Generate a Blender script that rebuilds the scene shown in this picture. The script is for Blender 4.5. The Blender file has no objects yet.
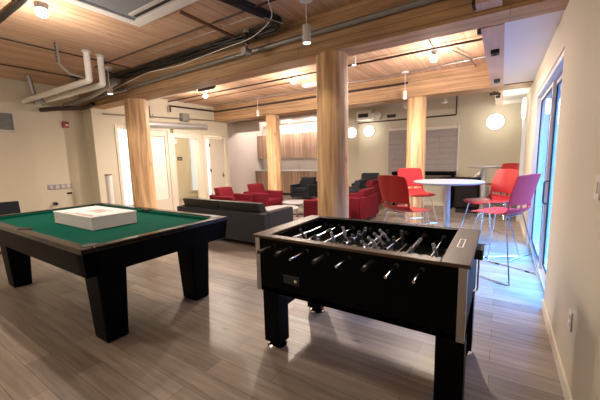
import bpy, bmesh, math, random
from mathutils import Vector, Matrix
random.seed(7)
PI = math.pi
COL = bpy.context.scene.collection
S = bpy.context.scene

# ------------------------------------------------------------------ materials
def newmat(name):
    m = bpy.data.materials.new(name); m.use_nodes = True
    nt = m.node_tree
    b = nt.nodes['Principled BSDF']
    return m, nt, b

def plain(name, col, rough=.5, metal=0, var=.06, scale=8, bump=0, spec=.5, coat=0):
    m, nt, b = newmat(name)
    tc = nt.nodes.new('ShaderNodeTexCoord'); n = nt.nodes.new('ShaderNodeTexNoise')
    n.inputs['Scale'].default_value = scale; n.inputs['Detail'].default_value = 4
    nt.links.new(tc.outputs['Object'], n.inputs['Vector'])
    mx = nt.nodes.new('ShaderNodeMix'); mx.data_type = 'RGBA'
    mx.inputs[6].default_value = (*[c * (1 - var) for c in col], 1)
    mx.inputs[7].default_value = (*[min(1, c * (1 + var)) for c in col], 1)
    nt.links.new(n.outputs['Fac'], mx.inputs[0]); nt.links.new(mx.outputs[2], b.inputs['Base Color'])
    b.inputs['Roughness'].default_value = rough; b.inputs['Metallic'].default_value = metal
    b.inputs['Specular IOR Level'].default_value = spec
    b.inputs['Coat Weight'].default_value = coat
    if bump:
        bp = nt.nodes.new('ShaderNodeBump'); bp.inputs['Strength'].default_value = bump
        bp.inputs['Distance'].default_value = .004
        nt.links.new(n.outputs['Fac'], bp.inputs['Height']); nt.links.new(bp.outputs['Normal'], b.inputs['Normal'])
    return m

def planks(name, c1, c2, seam, rot, length, width, rough=.5, grain=(2, 30), gap=.004, gstr=.35, spec=.5, axis='XY'):
    """wood boards; rot=(rx,ry,rz) turns object space so that boards run along texture X"""
    m, nt, b = newmat(name)
    L = nt.links
    tc = nt.nodes.new('ShaderNodeTexCoord'); mp = nt.nodes.new('ShaderNodeMapping')
    mp.inputs['Rotation'].default_value = rot
    L.new(tc.outputs['Object'], mp.inputs['Vector'])
    br = nt.nodes.new('ShaderNodeTexBrick')
    br.inputs['Color1'].default_value = (*c1, 1); br.inputs['Color2'].default_value = (*c2, 1)
    br.inputs['Mortar'].default_value = (*seam, 1)
    br.inputs['Scale'].default_value = 1; br.inputs['Mortar Size'].default_value = gap
    br.inputs['Mortar Smooth'].default_value = .3; br.inputs['Bias'].default_value = 0
    br.inputs['Brick Width'].default_value = length; br.inputs['Row Height'].default_value = width
    br.offset = .37; br.offset_frequency = 2
    L.new(mp.outputs['Vector'], br.inputs['Vector'])
    m2 = nt.nodes.new('ShaderNodeMapping'); m2.inputs['Scale'].default_value = (grain[0], grain[1], grain[1])
    L.new(mp.outputs['Vector'], m2.inputs['Vector'])
    n = nt.nodes.new('ShaderNodeTexNoise'); n.inputs['Scale'].default_value = 1; n.inputs['Detail'].default_value = 6
    n.inputs['Roughness'].default_value = .65; n.inputs['Distortion'].default_value = .6
    L.new(m2.outputs['Vector'], n.inputs['Vector'])
    rmp = nt.nodes.new('ShaderNodeMapRange'); rmp.inputs['From Min'].default_value = .3; rmp.inputs['From Max'].default_value = .7
    rmp.inputs['To Min'].default_value = 1 - gstr; rmp.inputs['To Max'].default_value = 1 + gstr * .6
    L.new(n.outputs['Fac'], rmp.inputs['Value'])
    # knots
    m3 = nt.nodes.new('ShaderNodeMapping'); m3.inputs['Scale'].default_value = (1.3, 3.2, 3.2)
    L.new(mp.outputs['Vector'], m3.inputs['Vector'])
    vo = nt.nodes.new('ShaderNodeTexVoronoi'); vo.inputs['Scale'].default_value = 1.3
    L.new(m3.outputs['Vector'], vo.inputs['Vector'])
    kr = nt.nodes.new('ShaderNodeMapRange'); kr.inputs['From Min'].default_value = .03; kr.inputs['From Max'].default_value = .1
    kr.inputs['To Min'].default_value = .5; kr.inputs['To Max'].default_value = 1
    L.new(vo.outputs['Distance'], kr.inputs['Value'])
    mu = nt.nodes.new('ShaderNodeMath'); mu.operation = 'MULTIPLY'
    L.new(rmp.outputs['Result'], mu.inputs[0]); L.new(kr.outputs['Result'], mu.inputs[1])
    vm = nt.nodes.new('ShaderNodeVectorMath'); vm.operation = 'SCALE'
    L.new(br.outputs['Color'], vm.inputs[0]); L.new(mu.outputs[0], vm.inputs['Scale'])
    L.new(vm.outputs['Vector'], b.inputs['Base Color'])
    b.inputs['Roughness'].default_value = rough; b.inputs['Specular IOR Level'].default_value = spec
    bp = nt.nodes.new('ShaderNodeBump'); bp.inputs['Strength'].default_value = .25; bp.inputs['Distance'].default_value = .003
    L.new(mu.outputs[0], bp.inputs['Height']); L.new(bp.outputs['Normal'], b.inputs['Normal'])
    return m

def logwood(name):
    m, nt, b = newmat(name); L = nt.links
    tc = nt.nodes.new('ShaderNodeTexCoord')
    mp = nt.nodes.new('ShaderNodeMapping'); mp.inputs['Scale'].default_value = (14, 14, .9)
    L.new(tc.outputs['Object'], mp.inputs['Vector'])
    n = nt.nodes.new('ShaderNodeTexNoise'); n.inputs['Scale'].default_value = 1; n.inputs['Detail'].default_value = 7
    n.inputs['Distortion'].default_value = .8
    L.new(mp.outputs['Vector'], n.inputs['Vector'])
    cr = nt.nodes.new('ShaderNodeValToRGB')
    e = cr.color_ramp.elements
    e[0].position = .3; e[0].color = (.40, .23, .11, 1); e[1].position = .68; e[1].color = (.90, .66, .40, 1)
    q = cr.color_ramp.elements.new(.5); q.color = (.68, .44, .23, 1)
    L.new(n.outputs['Fac'], cr.inputs['Fac'])
    vo = nt.nodes.new('ShaderNodeTexVoronoi'); vo.inputs['Scale'].default_value = 1
    m3 = nt.nodes.new('ShaderNodeMapping'); m3.inputs['Scale'].default_value = (5, 5, 2.2)
    L.new(tc.outputs['Object'], m3.inputs['Vector']); L.new(m3.outputs['Vector'], vo.inputs['Vector'])
    kr = nt.nodes.new('ShaderNodeMapRange'); kr.inputs['From Min'].default_value = .04; kr.inputs['From Max'].default_value = .16
    kr.inputs['To Min'].default_value = .42; kr.inputs['To Max'].default_value = 1
    L.new(vo.outputs['Distance'], kr.inputs['Value'])
    vm = nt.nodes.new('ShaderNodeVectorMath'); vm.operation = 'SCALE'
    L.new(cr.outputs['Color'], vm.inputs[0]); L.new(kr.outputs['Result'], vm.inputs['Scale'])
    L.new(vm.outputs['Vector'], b.inputs['Base Color'])
    b.inputs['Roughness'].default_value = .55
    bp = nt.nodes.new('ShaderNodeBump'); bp.inputs['Strength'].default_value = .35; bp.inputs['Distance'].default_value = .006
    L.new(n.outputs['Fac'], bp.inputs['Height']); L.new(bp.outputs['Normal'], b.inputs['Normal'])
    return m

def emit(name, col, s):
    m, nt, b = newmat(name)
    b.inputs['Base Color'].default_value = (.8, .8, .8, 1)
    b.inputs['Emission Color'].default_value = (*col, 1); b.inputs['Emission Strength'].default_value = s
    return m

def glass(name, tint=(1, 1, 1), gl=.1):
    m, nt, b = newmat(name); nt.nodes.remove(b)
    o = nt.nodes['Material Output']
    t = nt.nodes.new('ShaderNodeBsdfTransparent'); t.inputs['Color'].default_value = (*tint, 1)
    g = nt.nodes.new('ShaderNodeBsdfGlossy'); g.inputs['Roughness'].default_value = .02
    lw = nt.nodes.new('ShaderNodeLayerWeight'); lw.inputs['Blend'].default_value = .5
    pw = nt.nodes.new('ShaderNodeMath'); pw.operation = 'POWER'; pw.inputs[1].default_value = 5
    fr = nt.nodes.new('ShaderNodeMath'); fr.operation = 'MULTIPLY_ADD'; fr.inputs[1].default_value = .38; fr.inputs[2].default_value = .02
    nt.links.new(lw.outputs['Facing'], pw.inputs[0]); nt.links.new(pw.outputs[0], fr.inputs[0])
    mx = nt.nodes.new('ShaderNodeMixShader')
    nt.links.new(fr.outputs[0], mx.inputs['Fac']); nt.links.new(t.outputs[0], mx.inputs[1]); nt.links.new(g.outputs[0], mx.inputs[2])
    nt.links.new(mx.outputs[0], o.inputs['Surface'])
    return m

M = {}
M['wall'] = plain('wall_paint', (.66, .62, .50), .75, var=.02, scale=40, bump=.12, spec=.3)
M['wall_green'] = plain('back_wall_paint', (.58, .55, .45), .75, var=.02, scale=40, bump=.1, spec=.3)
M['white_wall'] = plain('white_wall_paint', (.78, .74, .70), .75, var=.02, scale=40, bump=.1, spec=.3)
M['soffit'] = plain('soffit_paint', (.72, .73, .74), .6, var=.02, scale=30, spec=.3)
M['trim'] = plain('trim_paint', (.72, .68, .58), .5, var=.02)
M['floor'] = planks('floor_planks', (.36, .305, .26), (.225, .188, .158), (.13, .105, .085), (0, 0, 0), 1.25, .165, rough=.38, grain=(1.5, 24), gap=.0022, gstr=.36, spec=.45)
M['deck'] = planks('ceiling_boards', (.70, .48, .33), (.57, .37, .24), (.27, .15, .09), (0, 0, PI / 2), 3.4, .135, rough=.6, grain=(1.4, 26), gap=.003, gstr=.3, spec=.3)
M['beam'] = planks('glulam_beam', (.60, .40, .24), (.46, .29, .155), (.30, .17, .09), (PI / 2, 0, 0), 6, .09, rough=.6, grain=(1, 22), gap=.004, gstr=.42, spec=.3)
M['beam_pale'] = planks('soffit_board', (.60, .43, .34), (.54, .38, .30), (.4, .25, .18), (0, 0, PI / 2), 5, .3, rough=.6, grain=(1, 20), gap=.001, gstr=.15, spec=.3)
M['log'] = logwood('peeled_log')
M['veneer'] = planks('cabinet_veneer', (.56, .40, .30), (.38, .26, .18), (.26, .17, .12), (PI / 2, 0, PI / 2), 3, .075, rough=.5, grain=(1.5, 24), gap=.003, gstr=.3)
M['black_wood'] = plain('black_laminate', (.0015, .0016, .0025), .45, var=.3, scale=20, spec=.06)
M['rail_black'] = plain('gloss_black_rail', (.014, .010, .008), .2, var=.3, scale=10, spec=.35)
M['brown_board'] = planks('walnut_board', (.095, .058, .038), (.078, .048, .031), (.1, .06, .04), (0, 0, PI / 2), 3, .4, rough=.42, grain=(3, 60), gap=0.0, gstr=.3, spec=.2)
M['felt'] = plain('green_felt', (.0, .075, .05), .95, var=.1, scale=200, bump=.1, spec=.1)
M['chrome'] = plain('chrome', (.75, .76, .78), .14, 1, var=.02)
M['steel'] = plain('brushed_steel', (.5, .5, .52), .35, 1, var=.05)
M['black_rubber'] = plain('black_rubber', (.012, .012, .013), .55, var=.1)
M['pitch'] = plain('dark_playfield', (.012, .016, .016), .35, var=.2)
M['white_plastic'] = plain('white_plastic', (.78, .78, .77), .4, var=.02)
M['grey_player'] = plain('grey_player_plastic', (.30, .34, .40), .4, var=.1)
M['black_player'] = plain('black_player_plastic', (.03, .03, .035), .35, var=.1)
M['charcoal'] = plain('charcoal_fabric', (.035, .037, .042), .85, var=.15, scale=120, bump=.2, spec=.2)
M['dark_leather'] = plain('dark_leather', (.020, .019, .018), .5, var=.2, scale=60, bump=.15, spec=.35)
M['navy'] = plain('dark_navy_fabric', (.018, .022, .03), .75, var=.15, scale=90, bump=.2, spec=.25)
M['red_fabric'] = plain('crimson_fabric', (.15, .006, .016), .8, var=.15, scale=120, bump=.2, spec=.25)
M['red_plastic'] = plain('red_plastic', (.40, .014, .016), .35, var=.05, spec=.45)
M['red_plastic_lit'] = plain('red_plastic_lightened', (.56, .04, .045), .48, var=.05, spec=.15)  # red stool plastic with pinkish daylight and glare put into its colour
M['table_top'] = plain('grey_white_table_top', (.36, .37, .39), .35, var=.03)
M['alu'] = plain('painted_aluminium', (.55, .57, .6), .4, .6, var=.03)
M['pvc'] = plain('white_pipe', (.82, .82, .80), .4, var=.04)
M['conduit'] = plain('grey_conduit', (.28, .28, .27), .4, .5, var=.1)
M['galv'] = plain('galvanised_strut', (.36, .36, .36), .45, .7, var=.15, scale=30)
M['dark_pipe'] = plain('dark_iron_pipe', (.055, .032, .024), .5, .2, var=.2)
M['copper'] = plain('copper_brown_pipe', (.20, .085, .045), .45, .3, var=.1)
M['cable'] = plain('black_cable', (.012, .012, .012), .5, var=.1)
M['grey_panel'] = plain('grey_grille', (.24, .26, .29), .6, var=.12, scale=90, bump=.3)
M['vent_white'] = plain('vent_enamel', (.62, .61, .58), .5, var=.03)
M['dark'] = plain('dark_recess', (.03, .03, .03), .8, var=.1)
M['carton'] = plain('white_carton', (.74, .74, .76), .55, var=.02)
M['carton_print'] = plain('brown_print', (.42, .27, .22), .6, var=.1)
M['shade'] = planks('grey_fabric_shade', (.40, .37, .37), (.38, .35, .355), (.27, .25, .26), (PI / 2, 0, 0), 20, .16, rough=.8, grain=(6, 8), gap=.006, gstr=.08, spec=.2)
M['lamp'] = emit('lamp_glow', (1, .86, .72), 25)
M['sconce'] = emit('sconce_glow', (1, .93, .82), 3)
M['pend'] = emit('spot_glow', (1, .9, .8), 6)
M['daylit'] = emit('daylit_window', (.70, .84, 1), .95)
M['teal_lit'] = emit('pale_blue_window', (.42, .68, .76), .5)
M['red_alarm'] = plain('alarm_red', (.35, .01, .015), .4)
M['glass'] = glass('clear_glass', (.93, .97, 1))
M['frost'] = plain('pale_board', (.86, .84, .78), .4, var=.02)
M['blueframe'] = plain('white_door_frame', (.62, .66, .72), .4, var=.02)
M['counter'] = plain('white_counter', (.78, .77, .76), .3, var=.02)
M['ground'] = plain('outside_paving', (.035, .045, .06), .9, var=.1)

# ------------------------------------------------------------------ mesh helpers
class MB:
    def __init__(self): self.bm = bmesh.new()
    def box(self, x0, y0, z0, x1, y1, z1, bev=0, seg=2):
        r = bmesh.ops.create_cube(self.bm, size=1)
        vs = r['verts']
        for v in vs:
            v.co = Vector(((x0 + x1) / 2 + v.co.x * (x1 - x0), (y0 + y1) / 2 + v.co.y * (y1 - y0), (z0 + z1) / 2 + v.co.z * (z1 - z0)))
        if bev:
            es = list({e for v in vs for e in v.link_edges})
            bmesh.ops.bevel(self.bm, geom=es, offset=bev, segments=seg, affect='EDGES', profile=.6)
        return self
    def hexa(self, bot, top, bev=0):
        """bot, top: four (x,y,z) corners each, same winding"""
        vs = [self.bm.verts.new(p) for p in bot + top]
        fs = [(3, 2, 1, 0), (4, 5, 6, 7), (0, 1, 5, 4), (1, 2, 6, 5), (2, 3, 7, 6), (3, 0, 4, 7)]
        for f in fs: self.bm.faces.new([vs[i] for i in f])
        if bev:
            es = list({e for v in vs for e in v.link_edges})
            bmesh.ops.bevel(self.bm, geom=es, offset=bev, segments=2, affect='EDGES', profile=.6)
        return self
    def cyl(self, p0, p1, r0, r1=None, n=24):
        p0, p1 = Vector(p0), Vector(p1); r1 = r0 if r1 is None else r1
        d = p1 - p0
        q = Vector((0, 0, 1)).rotation_difference(d.normalized())
        mat = Matrix.Translation((p0 + p1) / 2) @ q.to_matrix().to_4x4()
        bmesh.ops.create_cone(self.bm, cap_ends=True, segments=n, radius1=r0, radius2=r1, depth=d.length, matrix=mat)
        return self
    def sph(self, c, r, s=(1, 1, 1), n=14):
        mat = Matrix.Translation(c) @ Matrix.Diagonal((*s, 1))
        bmesh.ops.create_uvsphere(self.bm, u_segments=n, v_segments=n // 2 + 2, radius=r, matrix=mat)
        return self
    def lathe(self, prof, c=(0, 0, 0), n=32):
        rings = []
        for r, z in prof:
            rings.append([self.bm.verts.new((c[0] + r * math.cos(2 * PI * k / n), c[1] + r * math.sin(2 * PI * k / n), c[2] + z)) for k in range(n)])
        for a, b in zip(rings, rings[1:]):
            for k in range(n):
                self.bm.faces.new((a[k], a[(k + 1) % n], b[(k + 1) % n], b[k]))
        self.bm.faces.new(rings[0][::-1]); self.bm.faces.new(rings[-1])
        return self
    def tube(self, pts, r, n=8, smooth=0):
        pts = [Vector(p) for p in pts]
        if smooth:      # round the corners
            out = [pts[0]]
            for a, b, c in zip(pts, pts[1:], pts[2:]):
                d1 = min(smooth, (a - b).length * .45); d2 = min(smooth, (c - b).length * .45)
                s, e = b + (a - b).normalized() * d1, b + (c - b).normalized() * d2
                for k in range(6):
                    t = k / 5; out.append(s * (1 - t) ** 2 + b * 2 * t * (1 - t) + e * t * t)
            out.append(pts[-1]); pts = out
        rings = []; up = None
        for i, p in enumerate(pts):
            d = (pts[min(i + 1, len(pts) - 1)] - pts[max(i - 1, 0)]).normalized()
            if up is None:
                up = d.orthogonal().normalized()
            else:
                up = (up - d * up.dot(d)).normalized()
            w = d.cross(up)
            rings.append([self.bm.verts.new(p + (up * math.cos(2 * PI * k / n) + w * math.sin(2 * PI * k / n)) * r) for k in range(n)])
        for a, b in zip(rings, rings[1:]):
            for k in range(n): self.bm.faces.new((a[k], a[(k + 1) % n], b[(k + 1) % n], b[k]))
        self.bm.faces.new(rings[0][::-1]); self.bm.faces.new(rings[-1])
        return self
    def build(self, name, mat, parent=None, smooth=False, loc=None):
        bmesh.ops.recalc_face_normals(self.bm, faces=self.bm.faces)
        me = bpy.data.meshes.new(name)
        if loc:
            bmesh.ops.translate(self.bm, verts=self.bm.verts, vec=-Vector(loc))
        self.bm.to_mesh(me); self.bm.free()
        me.materials.append(M[mat] if isinstance(mat, str) else mat)
        o = bpy.data.objects.new(name, me); COL.objects.link(o)
        if loc: o.location = loc
        if parent: o.parent = parent
        if smooth:
            for p in me.polygons: p.use_smooth = True
            try: me.set_sharp_from_angle(angle=math.radians(40))
            except Exception: pass
        return o

def tag(o, label=None, cat=None, group=None, kind=None):
    if label: o['label'] = label
    if cat: o['category'] = cat
    if group: o['group'] = group
    if kind: o['kind'] = kind
    return o
def empty(name, loc=(0, 0, 0), rz=0):
    o = bpy.data.objects.new(name, None); COL.objects.link(o); o.empty_display_size = .1
    o.location = loc; o.rotation_euler = (0, 0, rz); return o
def copy_tree(o, parent=None):
    c = o.copy(); COL.objects.link(c); c.parent = parent
    for ch in list(o.children): copy_tree(ch, c)
    return c
def struct(mb, name, mat, smooth=False):
    return tag(mb.build(name, mat, None, smooth), kind='structure')
def thing(mb, name, mat, label, cat, group=None, smooth=False, loc=None):
    return tag(mb.build(name, mat, None, smooth, loc), label, cat, group)

# ------------------------------------------------------------------ the shell
XR, XL, XS, XK = .41, -7.8, -8.2, -9.1
YB, ZC, ZB = 9.9, 3.2, 2.75
struct(MB().box(-11.2, -2.6, -.1, .8, 11.3, 0), 'floor', 'floor')
struct(MB().box(.8, 1, -.12, 6, 9, -.02), 'floor_outside', 'ground')
struct(MB().box(-11.2, -2.6, ZC, .8, 11.3, ZC + .1), 'ceiling', 'deck')
# right wall with the door opening
w = MB().box(XR, -2.6, 0, XR + .34, 3.62, ZC).box(XR, 3.62, 2.4, XR + .34, 6.25, ZC).box(XR, 6.25, 0, XR + .34, 10.2, ZC)
struct(w, 'wall_right', 'wall')
struct(MB().box(XR - .014, -2.59, 0, XR, 3.62, .1, .004).box(XR - .014, 6.3, 0, XR, YB, .1, .004), 'baseboard_right', 'trim')
struct(MB().box(XL - .5, -2.7, 0, XR, -2.6, ZC), 'wall_front', 'wall')
# left alarm wall and its step
struct(MB().box(XS - .12, -2.6, 0, XS, 3.48, ZC), 'wall_left', 'wall')
# doors wall
w = MB()
w.box(XS - .12, 3.48, 0, XL, 3.95, ZC)
w.box(XL - .14, 3.95, 2.42, XL, 5.55, ZC)
w.box(XL - .14, 5.55, 2.3, XL, 7.5, ZC)
w.box(XL - .14, 6.5, 0, XL, 6.6, 2.3)
w.box(XK, 7.5, 0, XL, 7.62, ZC)
struct(w, 'wall_left_doors', 'wall')
struct(MB().box(XK - .12, 7.5, 0, XK, 11.2, ZC), 'wall_left_kitchen', 'white_wall')
struct(MB().box(XK - .1, 11.0, 0, -4.9, 11.12, ZC), 'wall_kitchen', 'white_wall')
struct(MB().box(-5.0, 10.02, 0, -4.9, 11.1, ZC), 'wall_kitchen_side', 'white_wall')
struct(MB().box(-4.9, 10.05, 0, -4.05, 10.2, ZC), 'wall_back_recess', 'wall_green')
struct(MB().box(-4.05, YB, 0, XR + .01, YB + .3, ZC), 'wall_back', 'wall_green')
struct(MB().box(XK, 9.35, 2.93, -4.95, 11.05, 3.0), 'ceiling_kitchen', 'white_wall')
struct(MB().box(XL, 3.5, 0, XL + .014, 3.93, .1, .004).box(XS, -2.5, 0, XS + .014, 3.48, .1, .004), 'baseboard_left', 'trim')
struct(MB().box(-4.05, YB - .014, 0, XR - .02, YB, .1, .004), 'baseboard_back', 'trim')
struct(MB().box(XK, 7.63, 0, XK + .014, 10.3, .1, .004), 'baseboard_kitchen', 'trim')
# hallway behind the glazed openings
struct(MB().box(-11.2, 3.0, 0, -10.9, 9.3, ZC).box(-10.95, 2.9, 0, -8.3, 3.0, ZC).box(-10.95, 9.2, 0, XK - .1, 9.3, ZC), 'wall_hall', 'wall')
# hallway lit windows
def lit_window(n, y0, y1, z0, z1, mat, fw=.05):
    f = MB()
    x = -10.88
    f.box(x, y0 - fw, z0 - fw, x + .05, y0, z1 + fw).box(x, y1, z0 - fw, x + .05, y1 + fw, z1 + fw)
    f.box(x, y0, z1, x + .05, y1, z1 + fw).box(x, y0, z0 - fw, x + .05, y1, z0)
    o = struct(f, n, 'trim')
    MB().box(-10.89, y0, z0, x + .01, y1, z1).build('pane', mat, o)
lit_window('window_1', 5.1, 6.55, .06, 2.6, 'daylit')
lit_window('window_2', 8.42, 8.72, .3, 2.45, 'teal_lit')
# frames of the openings in the doors wall
def jamb(n, y0, y1, z1, fw=.07):
    f = MB(); x0, x1 = XL - .15, XL + .02
    f.box(x0, y0, 0, x1, y0 + fw, z1, .004).box(x0, y1 - fw, 0, x1, y1, z1, .004).box(x0, y0 + fw, z1 - fw, x1, y1 - fw, z1, .004)
    return struct(f, n, 'trim')
o = jamb('window_3', 3.95, 5.42, 2.42)
MB().box(XL - .08, 4.02, .1, XL - .07, 4.66, 2.35).build('pane', 'glass', o)
MB().box(XL - .09, 4.72, .48, XL - .06, 5.3, 2.2, .005).build('pale_panel', 'frost', o)
MB().box(XL - .12, 4.64, .02, XL - .02, 4.74, 2.35).box(XL - .12, 5.28, .02, XL - .02, 5.36, 2.35).box(XL - .12, 4.74, .02, XL - .02, 5.28, .48).box(XL - .12, 4.74, 2.2, XL - .02, 5.28, 2.35).build('door_frame', 'trim', o)
o = jamb('door_2', 5.42, 6.5, 2.3, .12)
o = jamb('door_3', 6.6, 7.5, 2.27, .05)
MB().box(XL - .09, 6.65, .02, XL - .07, 6.84, 2.2).build('pane', 'teal_lit', o)  # glowing strip stands in for the gap showing the lit room
MB().box(XL - .1, 6.86, .02, XL - .05, 7.44, 2.2, .004).build('door_leaf', plain('door_leaf_paint', (.66, .61, .52), .5), o)
hd = MB()
hd.cyl((XL - .05, 7.38, 1.0), (XL + .0, 7.38, 1.0), .01).cyl((XL + .0, 7.39, 1.0), (XL + .0, 7.28, 1.0), .009).box(XL - .05, 7.36, .95, XL - .045, 7.40, 1.1)
hd.build('door_handle', 'dark_pipe', o)
for z in (.35, 1.15, 1.95):
    MB().box(XL - .06, 6.84, z, XL - .03, 6.87, z + .1).build('hinge', 'dark_pipe', o)

# sliding glass door on the right
f = MB()
X0, X1 = .56, .64
d1 = MB()
d1.box(XR + .01, 6.19, 0, .6, 6.25, 2.4).box(XR + .01, 3.62, 2.34, .6, 6.19, 2.4).box(XR + .1, 3.62, 0, .6, 3.66, 2.34).box(.46, 3.66, 0, .6, 6.19, .025)
dr = struct(d1, 'door_1', 'blueframe')
def leaf(y0, y1, x, s=.05):
    MB().box(x, y0, .03, x + .03, y0 + s, 2.33).box(x, y1 - s, .03, x + .03, y1, 2.33).box(x, y0 + s, 2.28, x + .03, y1 - s, 2.33).box(x, y0 + s, .03, x + .03, y1 - s, .09).build('door_leaf', 'blueframe', dr)
    MB().box(x + .004, y0 + s, .09, x + .01, y1 - s, 2.28).build('pane', 'glass', dr)
    MB().box(x - .002, y0 + s, .09, x + .012, y0 + s + .05, 2.28).box(x - .002, y1 - s - .05, .09, x + .012, y1 - s, 2.28).box(x - .002, y0 + s + .05, 2.255, x + .012, y1 - s - .05, 2.28).box(x - .002, y0 + s + .05, .09, x + .012, y1 - s - .05, .115).build('gasket', 'black_rubber', dr)
leaf(3.67, 4.86, .50); leaf(4.84, 6.18, .47)
MB().tube([(.49, 4.74, .88), (.45, 4.74, .88), (.45, 4.74, 1.15), (.49, 4.74, 1.15)], .01, 8, .03).build('door_handle', 'dark_pipe', dr, True)
# casing strip on the far right wall, under the round wall light
struct(MB().box(XR - .07, 8.2, 0, XR, 8.36, 2.2, .006), 'trim_1', 'blueframe')
# baseboard-less white edge of the opening
# ------------------------------------------------------------------ beams, soffit
struct(MB().box(XS, 3.46, ZB, XR, 3.78, ZC), 'trim_2', 'beam')
struct(MB().box(XL, 7.08, ZB - .005, XR, 7.62, ZC), 'trim_3', 'beam')
struct(MB().box(-.04, 3.78, ZB + .01, XR, 7.08, ZC).box(-.04, 7.62, ZB + .01, XR, YB, ZC), 'ceiling_soffit', 'soffit')
struct(MB().box(-.24, 3.78, ZB - .01, -.04, 7.08, ZC).box(-.2, 7.62, ZB + .02, -.04, YB, ZC), 'trim_4', 'beam_pale')
# black plates on the board
def plate(y, lab):
    t = empty('ceiling_box', (-.13, y, ZB - .01)); tag(t, lab, 'ceiling box')
    MB().box(-.045, -.07, -.045, .045, .07, 0, .006).build('housing', 'black_rubber', t)
    MB().cyl((0, 0, -.055), (0, 0, -.04), .022).build('lens', 'dark', t, True)
plate(4.65, 'square black box on the pale soffit board, nearer and larger one')
plate(6.45, 'small black box on the soffit board just before the far beam')
plate(8.2, 'tiny black box on the soffit board behind the far beam')

t = empty('beam_block', (-.16, 3.40, 2.79)); tag(t, 'short pale wood block fixed on the near beam side at upper right', 'wood block')
MB().box(-.1, -.12, 0, .1, .055, .14, .006).build('block', 'beam_pale', t)
MB().box(-.13, -.06, .02, -.1, .055, .1, .003).build('bracket', 'cable', t)
# ------------------------------------------------------------------ log columns
def log(x, y, r, ztop, lab):
    mb = MB(); n = 40; rings = []; ph = random.random() * 6
    for i in range(15):
        z = ztop * i / 14
        rr = r * (1.03 - .05 * i / 14)
        rings.append([mb.bm.verts.new(((rr * (1 + .012 * math.sin(3 * a + ph + z) + .008 * math.sin(7 * a + 2 * z + ph))) * math.cos(a),
                       (rr * (1 + .012 * math.sin(3 * a + ph + z) + .008 * math.sin(7 * a + 2 * z + ph))) * math.sin(a), z)) for a in [2 * PI * k / n for k in range(n)]])
    for a, b in zip(rings, rings[1:]):
        for k in range(n): mb.bm.faces.new((a[k], a[(k + 1) % n], b[(k + 1) % n], b[k]))
    mb.bm.faces.new(rings[0][::-1]); mb.bm.faces.new(rings[-1])
    o = mb.build('log_column', 'log', None, True)
    o.location = (x, y, 0); o.rotation_euler = (0, 0, random.random() * 6)
    return tag(o, lab, 'column', 'peeled log columns holding the beams')
log(-6.22, 3.62, .215, ZB, 'round peeled log column behind the pool table, near beam')
log(-1.83, 3.62, .2, ZB, 'thickest-looking round log column, right behind the black foosball table')
log(-5.62, 7.3, .2, ZB + .02, 'round log column in front of the wooden kitchen cabinets')
log(-1.62, 7.3, .2, ZB + .02, 'round log column behind the high round table, in front of grey shades')

# ------------------------------------------------------------------ pool table
PT = empty('pool_table', (-3.96, 1.69, .055))
tag(PT, 'large black pool table with green cloth and square block legs', 'pool table')
hx, hy = 1.42, .73
a = MB()
for s in (-1, 1):
    # slanted apron boards
    a.hexa([(-hx + .03, s * (hy - .03), .59), (hx - .03, s * (hy - .03), .59), (hx - .03, s * (hy - .12), .59), (-hx + .03, s * (hy - .12), .59)],
           [(-hx + .01, s * (hy - .01), .79), (hx - .01, s * (hy - .01), .79), (hx - .01, s * (hy - .12), .79), (-hx + .01, s * (hy - .12), .79)])
    a.hexa([(s * (hx - .03), -hy + .03, .59), (s * (hx - .03), hy - .03, .59), (s * (hx - .12), hy - .03, .59), (s * (hx - .12), -hy + .03, .59)],
           [(s * (hx - .01), -hy + .01, .79), (s * (hx - .01), hy - .01, .79), (s * (hx - .12), hy - .01, .79), (s * (hx - .12), -hy + .01, .79)])
a.build('apron', 'black_wood', PT)
MB().box(-hx + .08, -hy + .08, .7, hx - .08, hy - .08, .785).build('playing_surface', 'felt', PT)
for s in (-1, 1):
    MB().box(-hx, s * hy - (.085 if s > 0 else 0), .785, hx, s * hy + (0 if s > 0 else .085), .825, .008).build('rail', 'rail_black', PT)
    MB().box(s * hx - (.085 if s > 0 else 0), -hy + .085, .785, s * hx + (0 if s > 0 else .085), hy - .085, .825, .008).build('rail', 'rail_black', PT)
    c = MB()
    y0 = s * (hy - .085); y1 = s * (hy - .13)
    for xa, xb in ((-hx + .2, -.08), (.08, hx - .2)):
        c.box(xa, min(y0, y1), .785, xb, max(y0, y1), .815, .006)
    c.build('cushion', 'felt', PT)
    x0 = s * (hx - .085); x1 = s * (hx - .13)
    MB().box(min(x0, x1), -hy + .2, .785, max(x0, x1), hy - .2, .815, .006).build('cushion', 'felt', PT)
for px, py in ((-1, -1), (-1, 1), (1, -1), (1, 1), (0, -1), (0, 1)):
    cx, cy = px * (hx - .1), py * (hy - (.1 if px else .08))
    p = MB().lathe([(.05, .8), (.054, .827), (.06, .827), (.062, .8)], (cx, cy, 0), 20)
    po = p.build('pocket', 'black_rubber', PT, True)
    MB().cyl((cx, cy, .786), (cx, cy, .8275), .052, n=20).build('pocket_hole', 'cable', po)
for sx in (-1, 1):
    for sy in (-1, 1):
        ox, oy = (1.16 if sx > 0 else -1.13), (.43 if sy > 0 else -.47)
        wx, wy, tx, ty = .112, .09, .132, .12
        zb, zt = -.055, .6
        l = MB().hexa([(ox - wx, oy - wy, zb), (ox + wx, oy - wy, zb), (ox + wx, oy + wy, zb), (ox - wx, oy + wy, zb)],
                      [(ox - tx, oy - ty, zt), (ox + tx, oy - ty, zt), (ox + tx, oy + ty, zt), (ox - tx, oy + ty, zt)], .02)
        l.build('leg', 'black_wood', PT)

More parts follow.
